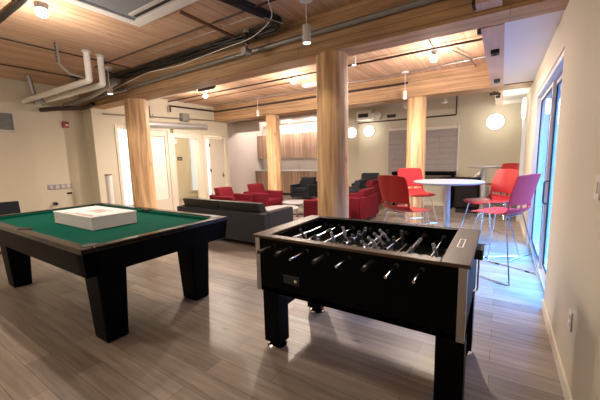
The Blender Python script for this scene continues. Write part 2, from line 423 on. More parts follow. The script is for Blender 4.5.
# white carton on the cloth
BX = empty('flat_carton', (-3.84, 1.63, .841), math.radians(0))
tag(BX, 'flat white square carton with brown print on the green cloth', 'box')
MB().box(-.455, -.225, 0, .455, .225, .115, .004).build('base', 'carton', BX)
MB().box(-.46, -.23, .115, .46, .23, .135, .004).build('lid', 'carton', BX)
pr = MB()
def pq(mb, x0, y0, x1, y1, z=.1355): mb.box(x0, y0, z - .0008, x1, y1, z)
for k in range(7): pq(pr, -.06 + k * .036, -.02 + .006 * (k % 3), -.035 + k * .036, .07 - .008 * (k % 2))
pq(pr, -.09, .085, .22, .1); pq(pr, -.09, -.045, .22, -.032)
pq(pr, -.25, -.21, .42, -.19); pq(pr, -.05, -.18, .37, -.155); pq(pr, .4, -.18, .425, -.1)
pr.build('print', 'carton_print', BX)

# ------------------------------------------------------------------ foosball table
FT = empty('foosball_table', (-.86, 2.24, 0))
tag(FT, 'black foosball table with brown end board and chrome rods', 'foosball table')
L2, W2 = .735, .44          # half length, half width
bz0, bz1 = .47, .9
b = MB()
b.box(-L2, -W2, bz0, L2, -W2 + .05, bz1).box(-L2, W2 - .05, bz0, L2, W2, bz1)
b.box(-L2, -W2 + .05, bz0, -L2 + .11, W2 - .05, bz1 - .005).box(L2 - .12, -W2 + .05, bz0, L2, W2 - .05, bz1 - .005)
b.box(-L2, -W2, bz0, L2, W2, bz0 + .04)
b.build('body', 'black_wood', FT)
MB().box(-L2 + .11, -W2 + .05, .72, L2 - .12, W2 - .05, .76).build('playfield', 'pitch', FT)
ln = MB()
for x in (-.22, 0, .22): ln.box(x - .004, -W2 + .05, .76, x + .004, W2 - .05, .7612)
for x in (-.5, .5): ln.box(x - .004, -.15, .76, x + .004, .15, .7612)
ln.lathe([(.098, .76), (.098, .7613), (.092, .7613), (.092, .76)], (0, 0, 0), 32)
ln.build('field_lines', 'white_plastic', FT)
for s in (-1, 1):
    w_ = .15 if s > 0 else .13
    xa, xb = (L2 - w_ + .02, L2 + .02) if s > 0 else (-L2 - .02, -L2 + w_ - .02)
    MB().box(xa, -W2 - .02, bz1, xb, W2 + .02, bz1 + .022, .005).build('end_board', 'brown_board', FT)
    MB().box(-L2 + .11, s * W2 - (.055 if s > 0 else .02), bz1, L2 - .13, s * W2 + (.02 if s > 0 else .055), bz1 + .02, .004).build('side_rail', 'brown_board' if s < 0 else 'black_wood', FT)
sc = MB()
for yy0, yy1, xx0, xx1 in ((-.12, .1, .65, .656), (-.12, .1, .68, .686), (-.12, -.113, .65, .686), (.093, .1, .65, .686)):
    sc.box(xx0, yy0, bz1 + .021, xx1, yy1, bz1 + .0235)
sc.build('score_slot', 'steel', FT)
for sx in (-1, 1):
    for sy in (-1, 1):
        x, y = sx * L2, sy * W2
        g = MB()
        g.box(min(x, x - sx * .035) - .003, y - .004 if sy < 0 else y, bz0, max(x, x - sx * .035) + .003, y if sy < 0 else y + .004, bz1)
        g.box(x - .004 if sx < 0 else x, min(y, y - sy * .035), bz0, x if sx < 0 else x + .004, max(y, y - sy * .035), bz1)
        g.build('corner_trim', 'steel', FT)
        lx, ly = .03 + sx * .637, -.05 + sy * .33
        l = MB().box(lx - .075, ly - .065, .045, lx + .075, ly + .065, bz0, .004).build('leg', 'black_wood', FT)
        MB().lathe([(.075, 0), (.08, .01), (.06, .024), (.03, .03), (.03, .046)], (lx, ly, 0), 24).build('leveller_foot', 'chrome', l, True)
for xb in (-.615, .665): MB().box(xb - .015, -.32, .28, xb + .015, .22, .33).build('leg_brace', 'black_wood', FT)
rt = MB().box(-L2 + .26, -W2 - .006, .575, -L2 + .4, -W2, .64, .003).build('ball_return', 'cable', FT)
MB().sph((-L2 + .37, -W2 - .006, .605), .012).build('ball_return_knob', 'white_plastic', rt, True)
MB().box(L2, .06, .80, L2 + .055, .24, .87, .008).build('cup_holder', 'black_rubber', FT)
MB().tube([(L2 + .03, .14, .8), (L2 + .03, .14, .56), (L2 + .002, .1, .56)], .006, 8, .02).build('side_bar', 'chrome', FT, True)
MB().cyl((.32, -.05, .35), (.32, -.05, .47), .012).build('under_pin', 'cable', FT)
rods = [(-.53, 1, 1, 0), (-.385, 2, 1, 0), (-.24, 3, 0, 1), (-.08, 5, 1, 0), (.08, 5, 0, 1), (.235, 3, 1, 0), (.385, 2, 0, 1), (.53, 1, 0, 1)]
rods = [(x - .02, n_, h, t) for x, n_, h, t in rods]
rz = .852
for i, (x, n_, near, team) in enumerate(rods):
    off = random.uniform(-.05, .05)
    ya, yb = (-W2 - .15 + off * .4, W2 + .13 + off) if near else (-W2 - .19 + off * .6, W2 + .2 + off * .3)
    rod = MB().cyl((x, ya, rz), (x, yb, rz), .0085, n=12).build('rod', 'chrome', FT, True)
    tilt = [.5, -.9, .3, -.3, .8, .1, -.6, .25][i]
    g = MB()
    if near: g.cyl((x, ya - .02, rz), (x, ya + .11, rz), .0145, .013, 14)
    else: g.cyl((x, yb - .02, rz), (x, yb + .1, rz), .0165, .015, 14)
    g.build('grip', 'black_rubber', rod, True)
    for yy, hh, br_ in ((-W2, .006, .013), (W2, .006, .013), (-W2 + .065, .012, .018), (W2 - .065, .012, .018)):
        MB().cyl((x, yy - hh, rz), (x, yy + hh, rz), br_, n=16).build('bumper', 'black_rubber', rod, True)
    for k in range(n_):
        sp = {1: 0, 2: .26, 3: .22, 5: .135}[n_]
        y = (k - (n_ - 1) / 2) * sp + off
        m = MB()
        d = Vector((math.sin(tilt), 0, -math.cos(tilt)))
        c = Vector((x, y, rz)); u = -d
        m.sph(c + u * .042, .0135)
        m.cyl(c + u * .026, c + d * .02, .012, .018, 10)
        m.cyl(c + d * .018, c + d * .058, .013, .008, 8)
        q = c + d * .062
        m.box(q.x - .016, q.y - .01, q.z - .01, q.x + .014, q.y + .01, q.z + .008, .003)
        m.build('player', 'grey_player' if team else 'black_player', rod, True)
gl = MB()
for s in (-1, 1): gl.box(s * (L2 - .125) - (.004 if s > 0 else 0), -.11, .77, s * (L2 - .125) + (0 if s > 0 else .004), .11, .84)
gl.build('goal_mouth', 'white_plastic', FT)

# ------------------------------------------------------------------ upholstered seats
def armchair(name, w, dep, harm, hback, hcush, mat, lab, cat, loc, rz, group=None, cushion_mat=None, arm=.12, roll=None):
    """faces +Y local, origin at the centre of its footprint"""
    t = empty(name, loc, rz); tag(t, lab, cat, group)
    x, y = w / 2, dep / 2; cm = cushion_mat or mat
    MB().box(-x + arm, -y + .12, .1, x - arm, y - .02, .28, .015).build('base', mat, t)
    MB().box(-x + arm + .004, -y + .2, .28, x - arm - .004, y, .43, .035, 3).build('seat_cushion', cm, t, True)
    MB().box(-x + arm * .0, -y, .1, x, -y + .13, hback, .015).build('backrest', mat, t)
    for s in (-1, 1):
        MB().box(s * x - (arm if s > 0 else 0), -y + .134, .1, s * x + (0 if s > 0 else arm), y, harm, .018).build('armrest', mat, t)
    n = 1 if w < 1.2 else 2
    ww = (w - 2 * arm) / n
    for k in range(n):
        x0 = -x + arm + k * ww
        c = MB().hexa([(x0 + .005, -y + .14, .43), (x0 + ww - .005, -y + .14, .43), (x0 + ww - .005, -y + .33, .43), (x0 + .005, -y + .33, .43)],
                      [(x0 + .005, -y + .03, hcush), (x0 + ww - .005, -y + .03, hcush), (x0 + ww - .005, -y + .2, hcush - .01), (x0 + .005, -y + .2, hcush - .01)], .03)
        c.build('back_cushion', roll or cm, t, True)
    for sx in (-1, 1):
        for sy in (-1, 1):
            MB().cyl((sx * (x - .07), sy * (y - .07), 0), (sx * (x - .07), sy * (y - .07), .1), .014, .02, 12).build('leg', 'cable', t)
    return t
armchair('sofa', 2.28, .85, .62, .61, .78, 'charcoal', 'long charcoal grey sofa seen from behind, beyond the pool table', 'sofa', (-4.35, 4.27, 0), 0, None, None, .14, 'dark_leather')
RG = 'red armchairs around the coffee tables'
armchair('armchair', .76, .84, .6, .62, .80, 'red_fabric', 'red armchair on the left nearest the long grey sofa', 'armchair', (-5.92, 5.80, 0), -PI / 2, RG)
armchair('armchair', .76, .80, .62, .64, .84, 'red_fabric', 'red armchair in front of the log column before the kitchen', 'armchair', (-5.5, 6.6, 0), -PI / 2, RG)
armchair('armchair', .8, .76, .58, .6, .62, 'red_fabric', 'red armchair seen from behind, just left of the thick log column', 'armchair', (-3.2, 6.04, 0), 0, RG)
armchair('armchair', .95, .78, .58, .6, .76, 'red_fabric', 'red armchair in front, just right of the thick log column', 'armchair', (-2.9, 6.98, 0), PI / 2, RG)
armchair('armchair', .8, .8, .66, .7, .84, 'red_fabric', 'red armchair behind the red stool, second right of the log column', 'armchair', (-3.36, 8.64, 0), PI / 2, RG)
DG = 'dark armchairs'
armchair('armchair', .82, .78, .55, .64, .80, 'navy', 'dark navy armchair facing us before the kitchen counter', 'armchair', (-6.1, 9.75, 0), PI, DG)
armchair('armchair', .8, .74, .68, .76, .98, 'navy', 'dark armchair farthest back, under the round wall lights', 'armchair', (-3.55, 9.44, 0), PI, DG)
armchair('armchair', .72, .8, .66, .7, .90, 'navy', 'dark armchair peeking out beside the thick log above a red armchair', 'armchair', (-3.42, 7.84, 0), PI / 2, DG)

def coffee(x, y, r, h, lab):
    t = empty('coffee_table', (x, y, 0)); tag(t, lab, 'coffee table')
    MB().lathe([(r - .012, h - .03), (r, h - .02), (r, h - .006), (r - .006, h)], n=40).build('tabletop', 'table_top', t, True)
    MB().cyl((0, 0, .015), (0, 0, h - .03), .03).build('pedestal', 'chrome', t, True)
    MB().lathe([(.26, 0), (.26, .008), (.03, .02)], n=32).build('base', 'chrome', t, True)
coffee(-4.5, 6.75, .38, .38, 'round white coffee table, the farther of two beyond the sofa')
coffee(-4.25, 5.7, .42, .38, 'round white coffee table, the nearer one beyond the sofa')

# ------------------------------------------------------------------ bar stools and high tables
def stool(loc, rz, mat, lab, cat='bar stool'):
    """faces +X local"""
    t = empty('bar_stool', loc, rz); tag(t, lab, cat, 'moulded plastic bar stools on wire frames')
    def shell(profile, name, slot=False):
        mb = MB(); rows = []; n = 11
        for (x, z, hw, curve) in profile:
            row = []
            for k in range(n):
                u = -1 + 2 * k / (n - 1)
                row.append((x + curve * abs(u) ** 2.2, u * hw, z, u))
            rows.append(row)
        return mb, rows, n
    def skin(name, prof, dish):
        mb = MB(); n = 11; R = []
        for i, (x, z, hw, cx, cz) in enumerate(prof):
            R.append([mb.bm.verts.new((x + cx * abs(-1 + 2 * k / (n - 1)) ** 2, (-1 + 2 * k / (n - 1)) * hw, z + cz * abs(-1 + 2 * k / (n - 1)) ** 2)) for k in range(n)])
        for a_, b_ in zip(R, R[1:]):
            for k in range(n - 1): mb.bm.faces.new((a_[k], a_[k + 1], b_[k + 1], b_[k]))
        o = mb.build(name, mat, t, True)
        so = o.modifiers.new('thick', 'SOLIDIFY'); so.thickness = .011; so.offset = 0
        sb = o.modifiers.new('round', 'SUBSURF'); sb.levels = 1; sb.render_levels = 2
        return o
    # seat: from the waterfall front to the upturned rear
    skin('seat', [(.235, .735, .17, -.03, 0), (.225, .752, .205, -.02, .002), (.15, .76, .225, 0, .006), (0, .752, .232, 0, .014), (-.12, .748, .232, 0, .022), (-.185, .765, .228, .02, .03), (-.215, .80, .222, .035, .02), (-.225, .835, .215, .045, .005)], 0)
    b_ = skin('backrest', [(-.226, .868, .205, .045, 0), (-.232, .9, .212, .05, 0), (-.245, .97, .222, .05, 0), (-.262, 1.06, .226, .045, 0), (-.28, 1.15, .222, .04, 0), (-.29, 1.20, .21, .035, -.005), (-.293, 1.215, .19, .03, -.012)], 0)
    for s in (-1, 1):
        MB().box(-.188, s * .198 - .014, .825, -.175, s * .198 + .014, .885, .004).build('back_bracket', mat, t)
        MB().box(-.231, s * .06 - .01, .825, -.22, s * .06 + .01, .88, .003).build('back_bracket', mat, t)
    u = MB()
    u.tube([(.13, -.16, .735), (.13, .16, .735)], .009).tube([(-.14, -.16, .735), (-.14, .16, .735)], .009)
    u.build('seat_frame', 'chrome', t, True)
    for s in (-1, 1):
        MB().tube([(.13, s * .16, .735), (.26, s * .27, .012)], .0075, 8).build('leg', 'chrome', t, True)
        MB().tube([(-.14, s * .16, .735), (-.27, s * .28, .012)], .0075, 8).build('leg', 'chrome', t, True)
        r = MB().tube([(.245, s * .262, .05), (.26, s * .27, .012), (-.27, s * .28, .012), (-.255, s * .272, .05)], .0075, 8, .03).build('runner', 'chrome', t, True)
        g = MB()
        for x in (.14, -.17): g.cyl((x - .02, s * .274, .01), (x + .02, s * .274, .01), .0105, n=8)
        g.build('glide', 'black_rubber', r)
    MB().tube([(.215, -.232, .26), (.215, .232, .26)], .0075, 8).build('footrest', 'chrome', t, True)
    MB().tube([(-.222, -.235, .26), (-.222, .235, .26)], .0065, 8).build('rear_stretcher', 'chrome', t, True)
    return t
R_ = math.radians
for args in (((.02, 4.5, 0), R_(152), 'red_plastic_lit', 'red bar stool with pinkish daylight painted in, nearest the glass door and foosball table'),
             ((-.16, 5.45, 0), R_(214), 'red_plastic', 'red bar stool right of the high round table, behind the one lightened to pink'),
             ((-1.03, 4.2, 0), R_(60), 'red_plastic', 'red bar stool between the foosball table and the red armchairs'),
             ((-1.3, 6.02, 0), R_(-48), 'red_plastic_lit', 'red bar stool with pink glare painted in, left of the high round table, before the log'),
             ((.04, 8.62, 0), R_(232), 'red_plastic', 'red bar stool farthest back beside the small high table')):
    st = stool(*args); st.scale = (1.16, 1.16, 1.04)

def hightable(x, y, r, h, lab):
    t = empty('high_table', (x, y, 0)); tag(t, lab, 'high table')
    MB().lathe([(r - .02, h - .035), (r, h - .02), (r, h - .006), (r - .006, h)], n=48).build('tabletop', 'table_top', t, True)
    MB().cyl((0, 0, .02), (0, 0, h - .035), .05, n=28).build('pedestal', 'alu', t, True)
    MB().lathe([(.24, 0), (.24, .012), (.06, .03)], n=40).build('base', 'alu', t, True)
hightable(-.74, 5.72, .545, 1.06, 'larger round grey-white high table on a single column, among the red stools')
hightable(-.32, 8.22, .33, 1.22, 'small white high table by the back wall below the lit wall lamp')

# ------------------------------------------------------------------ kitchen
y0, y1 = 10.42, 10.98
KL, KR = -9.07, -5.02
wk = (KR - KL) / 5
for k, od in enumerate(('leftmost', 'second from left', 'middle', 'second from right', 'rightmost')):
    t = empty('base_cabinet', (KL + wk * (k + .5), y0, 0))
    tag(t, od + ' wood veneer base cabinet under the white counter', 'cabinet', 'base cabinets along the kitchen wall')
    h = wk / 2 - .003
    MB().box(-h, .02, .1, h, .54, 1.0).build('body', 'veneer', t)
    MB().box(-h, .05, 0, h, .5, .1).build('toe_kick', 'dark', t)
    for s in (-1, 1):
        d = MB().box(min(s * .004, s * h), 0, .11, max(s * .004, s * h), .02, .99, .002).build('door', 'veneer', t)
        MB().box(s * .04 - .005, -.025, .8, s * .04 + .005, -.015, .93).box(s * .04 - .004, -.02, .8, s * .04 + .004, 0, .81).box(s * .04 - .004, -.02, .92, s * .04 + .004, 0, .93).build('handle', 'steel', d)
    t2 = empty('wall_cabinet', (KL + wk * (k + .5), 10.62, 1.52))
    tag(t2, od + ' wood veneer wall cabinet above the white counter', 'cabinet', 'wall cabinets above the kitchen counter')
    MB().box(-h, .02, 0, h, .37, 1.0).build('body', 'veneer', t2)
    for s in (-1, 1):
        MB().box(min(s * .004, s * h), 0, 0, max(s * .004, s * h), .02, 1.0, .002).build('door', 'veneer', t2)
thing(MB().box(KL - .0, y0 - .03, 1.0, KR, y1 + .015, 1.04, .004), 'countertop', 'counter', 'white countertop running over the wooden base cabinets', 'countertop')
struct(MB().box(KL, 10.985, 1.04, KR, 11.0, 1.52), 'trim_5', 'counter')
fa = empty('faucet', (-7.0, 10.8, 1.04)); tag(fa, 'chrome gooseneck faucet on the white kitchen counter', 'faucet')
MB().tube([(0, 0, 0), (0, 0, .26), (.0, -.12, .30), (0, -.16, .2)], .014, 10, .08).build('spout', 'chrome', fa, True)
MB().tube([(.0, 0, .05), (.09, 0, .1)], .01, 8).build('lever', 'chrome', fa, True)
MB().cyl((0, 0, 0), (0, 0, .02), .03).build('base', 'chrome', fa, True)
struct(MB().box(XK, 9.3, 2.6, XK + 1.3, 9.5, 2.93), 'trim_6', 'white_wall')

# ------------------------------------------------------------------ back wall things
def shade(x0, x1, z0, z1, lab):
    t = empty('window_shade', ((x0 + x1) / 2, YB, z0)); tag(t, lab, 'window shade', 'grey fabric shades on the back wall')
    h = (x1 - x0) / 2
    MB().box(-h, -.03, 0, h, -.015, z1 - z0).build('fabric', 'shade', t)
    MB().box(-h, -.06, z1 - z0 - .05, h, -.002, z1 - z0 + .03, .006).build('head_rail', 'trim', t)
    MB().box(-h, -.036, -.02, h, -.01, .01, .003).build('bottom_bar', 'trim', t)
shade(-3.02, -2.1, .9, 2.33, 'grey fabric window shade left of the log column')
shade(-2.0, -1.08, .9, 2.28, 'grey fabric window shade right of the log column')
thing(MB().box(-1.06, YB - .05, .9, -1.03, YB - .001, 2.32, .004), 'window_casing', 'white_plastic', 'thin white vertical casing beside the right grey shade', 'trim')

def sconce(loc, axis, r, lab):
    t = empty('wall_light', loc); tag(t, lab, 'wall light', 'round lit wall lights')
    a = Vector(axis)
    MB().cyl(Vector((0, 0, 0)), a * .05, r * .92, n=40).build('backplate', 'trim', t, True)
    mb = MB(); q = Vector((0, 0, 1)).rotation_difference(a)
    n = 40; prof = [(r, .05), (r * .99, .07), (r * .9, .09), (r * .6, .1), (.02, .104)]
    mb.lathe([(rr, z) for rr, z in prof], n=n)
    bmesh.ops.transform(mb.bm, matrix=q.to_matrix().to_4x4(), verts=mb.bm.verts)
    mb.build('diffuser', 'sconce', t, True)
sconce((-.19, YB, 2.33), (0, -1, 0), .2, 'round glowing wall light on the back wall, right of the shades')
sconce((-3.66, YB, 2.33), (0, -1, 0), .17, 'round glowing wall light on the back wall, left of the shades')
sconce((-4.33, 10.05, 2.33), (0, -1, 0), .17, 'round glowing wall light half hidden behind the thick log')
sconce((XR, 8.15, 2.42), (-1, 0, 0), .22, 'round wall light seen edge-on beside the glass door')

# low dark furniture at the back
t = empty('console_table', (-1.92, 9.62, 0)); tag(t, 'long black console table against the back wall by the log', 'console table')
MB().box(-.86, -.2, .93, .86, .2, 1.03, .006).build('tabletop', 'black_wood', t)
for sx in (-.8, .8):
    for sy in (-.14, .14): MB().box(sx - .03, sy - .03, 0, sx + .03, sy + .03, .93, .003).build('leg', 'black_wood', t)
t = empty('black_cabinet', (-.73, 9.05, 0)); tag(t, 'black cabinet with a thin overhanging top behind the high round table', 'cabinet')
MB().box(-.26, -.2, .12, .3, .22, .84, .008).build('body', 'black_wood', t)
MB().box(-.62, -.28, .86, .34, .28, .9, .006).build('top', 'black_wood', t)
MB().box(-.24, -.215, .16, .27, -.201, .8, .003).build('door', 'rail_black', t)
MB().box(-.22, -.16, 0, .26, .18, .12).build('plinth', 'cable', t)
MB().box(-.2, -.1, .84, .24, .1, .865).build('riser', 'cable', t)
t = empty('game_console', (-.52, 9.0, .9)); tag(t, 'small grey curved device on the black cabinet top', 'device')
MB().hexa([(-.12, -.1, 0), (.12, -.1, 0), (.12, .1, 0), (-.12, .1, 0)], [(-.02, -.08, .1), (.1, -.08, .2), (.1, .08, .2), (-.02, .08, .1)], .02).build('housing', 'conduit', t, True)
MB().box(-.12, -.11, 0, .13, .11, .012, .003).build('foot', 'cable', t)

# equipment high on the back wall
t = empty('air_unit', (-3.55, YB, 2.66)); tag(t, 'white box of equipment high on the back wall by the thick log', 'air unit')
MB().box(-.45, -.3, 0, .05, -.002, .3, .02).build('housing', 'white_plastic', t)
MB().box(-.38, -.31, .08, -.05, -.3, .2, .003).build('grille', 'dark', t)
MB().cyl((.2, -.2, .12), (.2, -.002, .12), .13, n=28).build('round_collar', 'vent_white', t, True)
MB().box(.05, -.25, .05, .12, -.002, .2).build('bracket', 'white_plastic', t)
t = empty('air_grille', (-2.95, YB, 2.66)); tag(t, 'small horizontal slotted grille high on the back wall', 'grille')
MB().box(-.17, -.02, 0, .17, -.001, .16, .004).build('frame', 'vent_white', t)
MB().box(-.14, -.024, .03, .14, -.018, .13).build('slots', 'dark', t)
t = empty('projector', (-2.0, 8.6, 2.74)); tag(t, 'white ceiling projector just left of the log by the shades', 'projector')
MB().box(-.22, -.16, 0, .22, .16, .16, .02).build('housing', 'white_plastic', t)
MB().cyl((0, 0, .16), (0, 0, .46), .02).build('mount_pole', 'white_plastic', t, True)
MB().cyl((.12, -.16, .07), (.12, -.19, .07), .05, n=20).build('lens', 'dark', t, True)
thing(MB().tube([(-4.03, YB - .08, 2.6), (-1.12, YB - .08, 2.6), (-1.12, YB - .08, 3.19)], .02, 8, .04), 'sprinkler_pipe', 'dark_pipe', 'dark thin pipe running along the top of the back wall and up', 'pipe', smooth=True)
t = empty('security_camera', (-1.28, 8.9, ZC)); tag(t, 'small white camera hung from the ceiling right of the log by the shades', 'camera')
MB().cyl((0, 0, -.34), (0, 0, 0), .015).build('stem', 'white_plastic', t, True)
MB().cyl((-.04, -.14, -.40), (.02, .02, -.36), .035, n=16).build('housing', 'white_plastic', t, True)

# ------------------------------------------------------------------ left wall things
def fr(y0, y1, z0, z1, X, th, fw, mb):
    mb.box(X, y0, z0, X + th, y0 + fw, z1, .003).box(X, y1 - fw, z0, X + th, y1, z1, .003)
    mb.box(X, y0 + fw, z1 - fw, X + th, y1 - fw, z1, .003).box(X, y0 + fw, z0, X + th, y1 - fw, z0 + fw, .003)
t = empty('air_grille', (XS, 1.95, 2.17)); tag(t, 'large white framed air grille on the left wall', 'grille')
mb = MB(); fr(-.32, .3, 0, .4, .001, .03, .04, mb); mb.build('frame', 'vent_white', t)
mb = MB()
for k in range(14): mb.hexa([(.004, -.28, .045 + k * .023), (.004, .26, .045 + k * .023), (.009, .26, .045 + k * .023), (.009, -.28, .045 + k * .023)], [(.02, -.28, .06 + k * .023), (.02, .26, .06 + k * .023), (.025, .26, .06 + k * .023), (.025, -.28, .06 + k * .023)])
mb.build('louvres', 'grey_panel', t)
t = empty('fire_alarm', (XS, 3.1, 2.32)); tag(t, 'red fire alarm strobe on the left wall', 'alarm')
MB().box(0, -.06, 0, .045, .06, .13, .008).build('housing', 'red_alarm', t)
MB().box(.045, -.01, .03, .06, .04, .07, .004).build('strobe_lens', 'white_plastic', t)
t = empty('switch_panel', (XS, 2.86, .97)); tag(t, 'wide metal plate of light switches on the left wall', 'light switch')
MB().box(.001, -.23, 0, .012, .23, .11, .003).build('plate', 'steel', t)
for k in range(4): MB().box(.012, -.19 + k * .105, .025, .02, -.13 + k * .105, .085, .003).build('rocker', 'vent_white', t)
t = empty('wall_outlet', (XS, 3.02, .84)); tag(t, 'tiny dark outlet on the left wall under the switch plate', 'outlet')
MB().box(.001, -.05, 0, .008, .05, .04, .002).build('plate', 'cable', t)
thing(MB().cyl((XS, 2.72, .66), (XS + .09, 2.72, .66), .035, n=16), 'wall_stop', 'cable', 'dark round knob sticking out of the left wall above the carton', 'knob', smooth=True)
# office chair behind the far-left rail
t = empty('office_chair', (-6.88, 1.56, 0), R_(-12)); t.scale = (1, 1, .94); tag(t, 'dark chair back showing above the left rail of the pool table', 'chair')
mb = MB().hexa([(.18, -.22, .55), (.18, .22, .55), (.22, .22, .55), (.22, -.22, .55)], [(.26, -.2, 1.0), (.26, .2, 1.0), (.3, .2, 1.0), (.3, -.2, 1.0)], .012)
mb.build('backrest', 'navy', t, True)
MB().box(-.24, -.24, .44, .2, .24, .52, .02).build('seat', 'navy', t, True)
MB().cyl((0, 0, .06), (0, 0, .44), .025).build('gas_post', 'cable', t, True)
MB().box(.16, -.03, .47, .21, .03, .6).build('back_post', 'cable', t)
for k in range(5):
    a = 2 * PI * k / 5
    MB().tube([(0, 0, .09), (.28 * math.cos(a), .28 * math.sin(a), .06), (.28 * math.cos(a), .28 * math.sin(a), .0)], .018, 8, .02).build('leg', 'cable', t, True)
# white upright tube
t = empty('white_tube', (-7.42, 3.52, 0)); tag(t, 'slim white upright cylinder with dark top by the left wall', 'tube')
MB().cyl((0, 0, .02), (0, 0, 1.24), .07, n=28).build('body', 'white_plastic', t, True)
MB().lathe([(.072, 1.24), (.074, 1.25), (.07, 1.262), (.03, 1.265)], n=28).build('cap', 'dark_pipe', t, True)
MB().lathe([(.12, 0), (.12, .012), (.07, .025)], n=28).build('base', 'dark_pipe', t, True)
# roller housing above the left openings
t = empty('roller_housing', (XL, 4.5, 2.36)); tag(t, 'long silver rounded roller housing above the left doorways', 'roller housing')
MB().cyl((.09, -.2, .105), (.09, 2.16, .19), .075, n=24).build('barrel', 'alu', t, True)
MB().box(.002, -.15, .02, .05, -.05, .2).box(.002, 1.9, .14, .05, 2.0, .28).build('bracket', 'steel', t)
thing(MB().tube([(XL + .06, 3.7, 2.64), (XL + .06, 7.05, 2.77)], .018, 8), 'conduit_pipe', 'conduit', 'thin grey conduit above the roller housing on the left wall', 'pipe', smooth=True)
thing(MB().tube([(XL + .12, 5.42, 2.86), (XL + .12, 5.42, 3.02), (XL + .12, 6.98, 3.05)], .025, 8, .04), 'sprinkler_pipe', 'dark_pipe', 'dark pipe stub running above the left doorways to the far beam', 'pipe', smooth=True)
t = empty('junction_box', (XL, 5.9, 2.75)); tag(t, 'grey square junction box above the left doorways', 'junction box')
MB().box(.002, -.12, -.1, .14, .12, .12, .005).build('housing', 'conduit', t)
MB().box(.14, -.1, -.08, .146, .1, .1, .002).build('cover', 'galv', t)
t = empty('beam_clamp', (XL, 4.85, 2.66)); tag(t, 'small U-shaped metal bracket hanging above the roller housing', 'bracket')
MB().tube([(.08, -.05, .1), (.08, -.05, 0), (.08, .07, 0), (.08, .07, .1)], .014, 8, .03).build('clip', 'galv', t, True)
MB().cyl((.08, -.01, .02), (.08, -.01, .3), .01).build('rod', 'dark_pipe', t)
t = empty('wall_sign', (-10.9, 8.0, 1.6)); tag(t, 'small dark sign on the hallway wall through the doorway', 'sign')
MB().box(.001, -.16, -.05, .015, .06, .09, .003).build('plate', 'dark_pipe', t)
MB().box(.015, -.12, .0, .017, .02, .03).build('text_strip', 'vent_white', t)
thing(MB().box(XL - .13, 5.56, 2.02, XL - .1, 5.72, 2.2, .003), 'paper_notice', 'carton', 'square white notice high on the left doorway frame', 'notice')
# wall bits
t = empty('thermostat', (XK, 9.3, 1.32)); tag(t, 'white square control plate on the white wall beside the kitchen', 'switch')
MB().box(.001, -.07, -.07, .012, .07, .07, .004).build('plate', 'white_plastic', t)
MB().box(.012, -.02, -.035, .018, .02, .035, .002).build('rocker', 'vent_white', t)
t = empty('wall_outlet', (XR, 2.4, .47)); tag(t, 'white wall outlet low on the right wall', 'outlet')
MB().box(-.008, -.04, -.06, -.001, .04, .06, .003).build('plate', 'white_plastic', t)
MB().box(-.011, -.018, .012, -.007, .018, .04, .002).box(-.011, -.018, -.04, -.007, .018, -.012, .002).build('socket', 'trim', t)
t = empty('light_switch', (XR, 2.07, 1.32)); tag(t, 'pale light switch at the right edge of the right wall', 'light switch')
MB().box(-.008, -.04, -.06, -.001, .04, .06, .003).build('plate', 'white_plastic', t)
MB().box(-.012, -.016, -.03, -.007, .016, .03, .002).build('rocker', 'trim', t)

# ------------------------------------------------------------------ ceiling fixtures
def pendant(x, y, z_top, z0, z1, r, lab, cr=.075):
    t = empty('pendant_light', (x, y, z_top)); tag(t, lab, 'pendant light', 'white cylinder pendant spots')
    MB().lathe([(cr * .9, -.03), (cr, -.02), (cr, 0)], n=28).build('canopy', 'white_plastic', t, True)
    MB().cyl((0, 0, z1 - z_top), (0, 0, -.03), .006, n=8).build('stem', 'white_plastic', t, True)
    MB().lathe([(r * .8, z0 - z_top + .012), (r, z0 - z_top), (r, z1 - z_top), (r * .9, z1 - z_top + .006)], n=28).build('lamp_shade', 'white_plastic', t, True)
    MB().cyl((0, 0, z0 - z_top + .001), (0, 0, z0 - z_top + .013), r * .78, n=24).build('bulb', 'pend', t, True)
    return t
pendant(-1.84, 3.05, ZC, 2.74, 2.92, .045, 'nearest white cylinder pendant hanging before the near beam')
pendant(-1.74, 6.75, ZC - .0, 2.67, 2.82, .04, 'white cylinder pendant hanging before the log by the grey shades')
pendant(-5.78, 6.85, ZC, 2.72, 2.86, .04, 'white cylinder pendant hanging before the log by the kitchen')
pendant(-5.98, 3.02, ZC, 2.74, 2.83, .045, 'short grey cylinder spot at the beam above the left log')
pendant(-2.12, 5.0, ZC, 3.0, 3.12, .035, 'white cylinder spot half hidden behind the top of the thick log')

def pt(loc, power, col=(1, .78, .58), r=.06, parent=None, spot=None):
    l = bpy.data.lights.new('lamp_light', 'SPOT' if spot else 'POINT'); l.energy = power; l.color = col; l.shadow_soft_size = r
    if spot: l.spot_size = spot; l.spot_blend = .6
    o = bpy.data.objects.new('lamp_light', l); COL.objects.link(o); o.location = loc
    if parent: o.parent = parent
    return o
LC = (1, .84, .70)
def clamp(x, y, zd, lab, p, r=.055, vis=True):
    t = empty('ceiling_lamp', (x, y, ZC)); tag(t, lab, 'ceiling lamp', 'bare round ceiling lamps')
    MB().lathe([(r * .9, -.05), (r * 1.1, -.03), (r * 1.1, 0)], n=24).build('lamp_holder', 'galv', t, True)
    if zd > .1: MB().cyl((0, 0, -zd + .02), (0, 0, -.05), .03).build('stem', 'galv', t, True)
    MB().sph((0, 0, -zd - r * .7), r, (1, 1, .85)).build('bulb', 'lamp', t, True)
    pt((0, 0, -zd - r * .7 - r - .03), p * 1.5, LC, .06, t, R_(168))
    pt((0, 0, -.5), p * .42, LC, .06, t)
    return t
clamp(-4.19, 1.5, .05, 'bright ceiling lamp over the pool table beside the grille cassette', 75)
clamp(-3.74, 5.62, .06, 'bright ceiling lamp over the sofa, left of the thick log', 150)
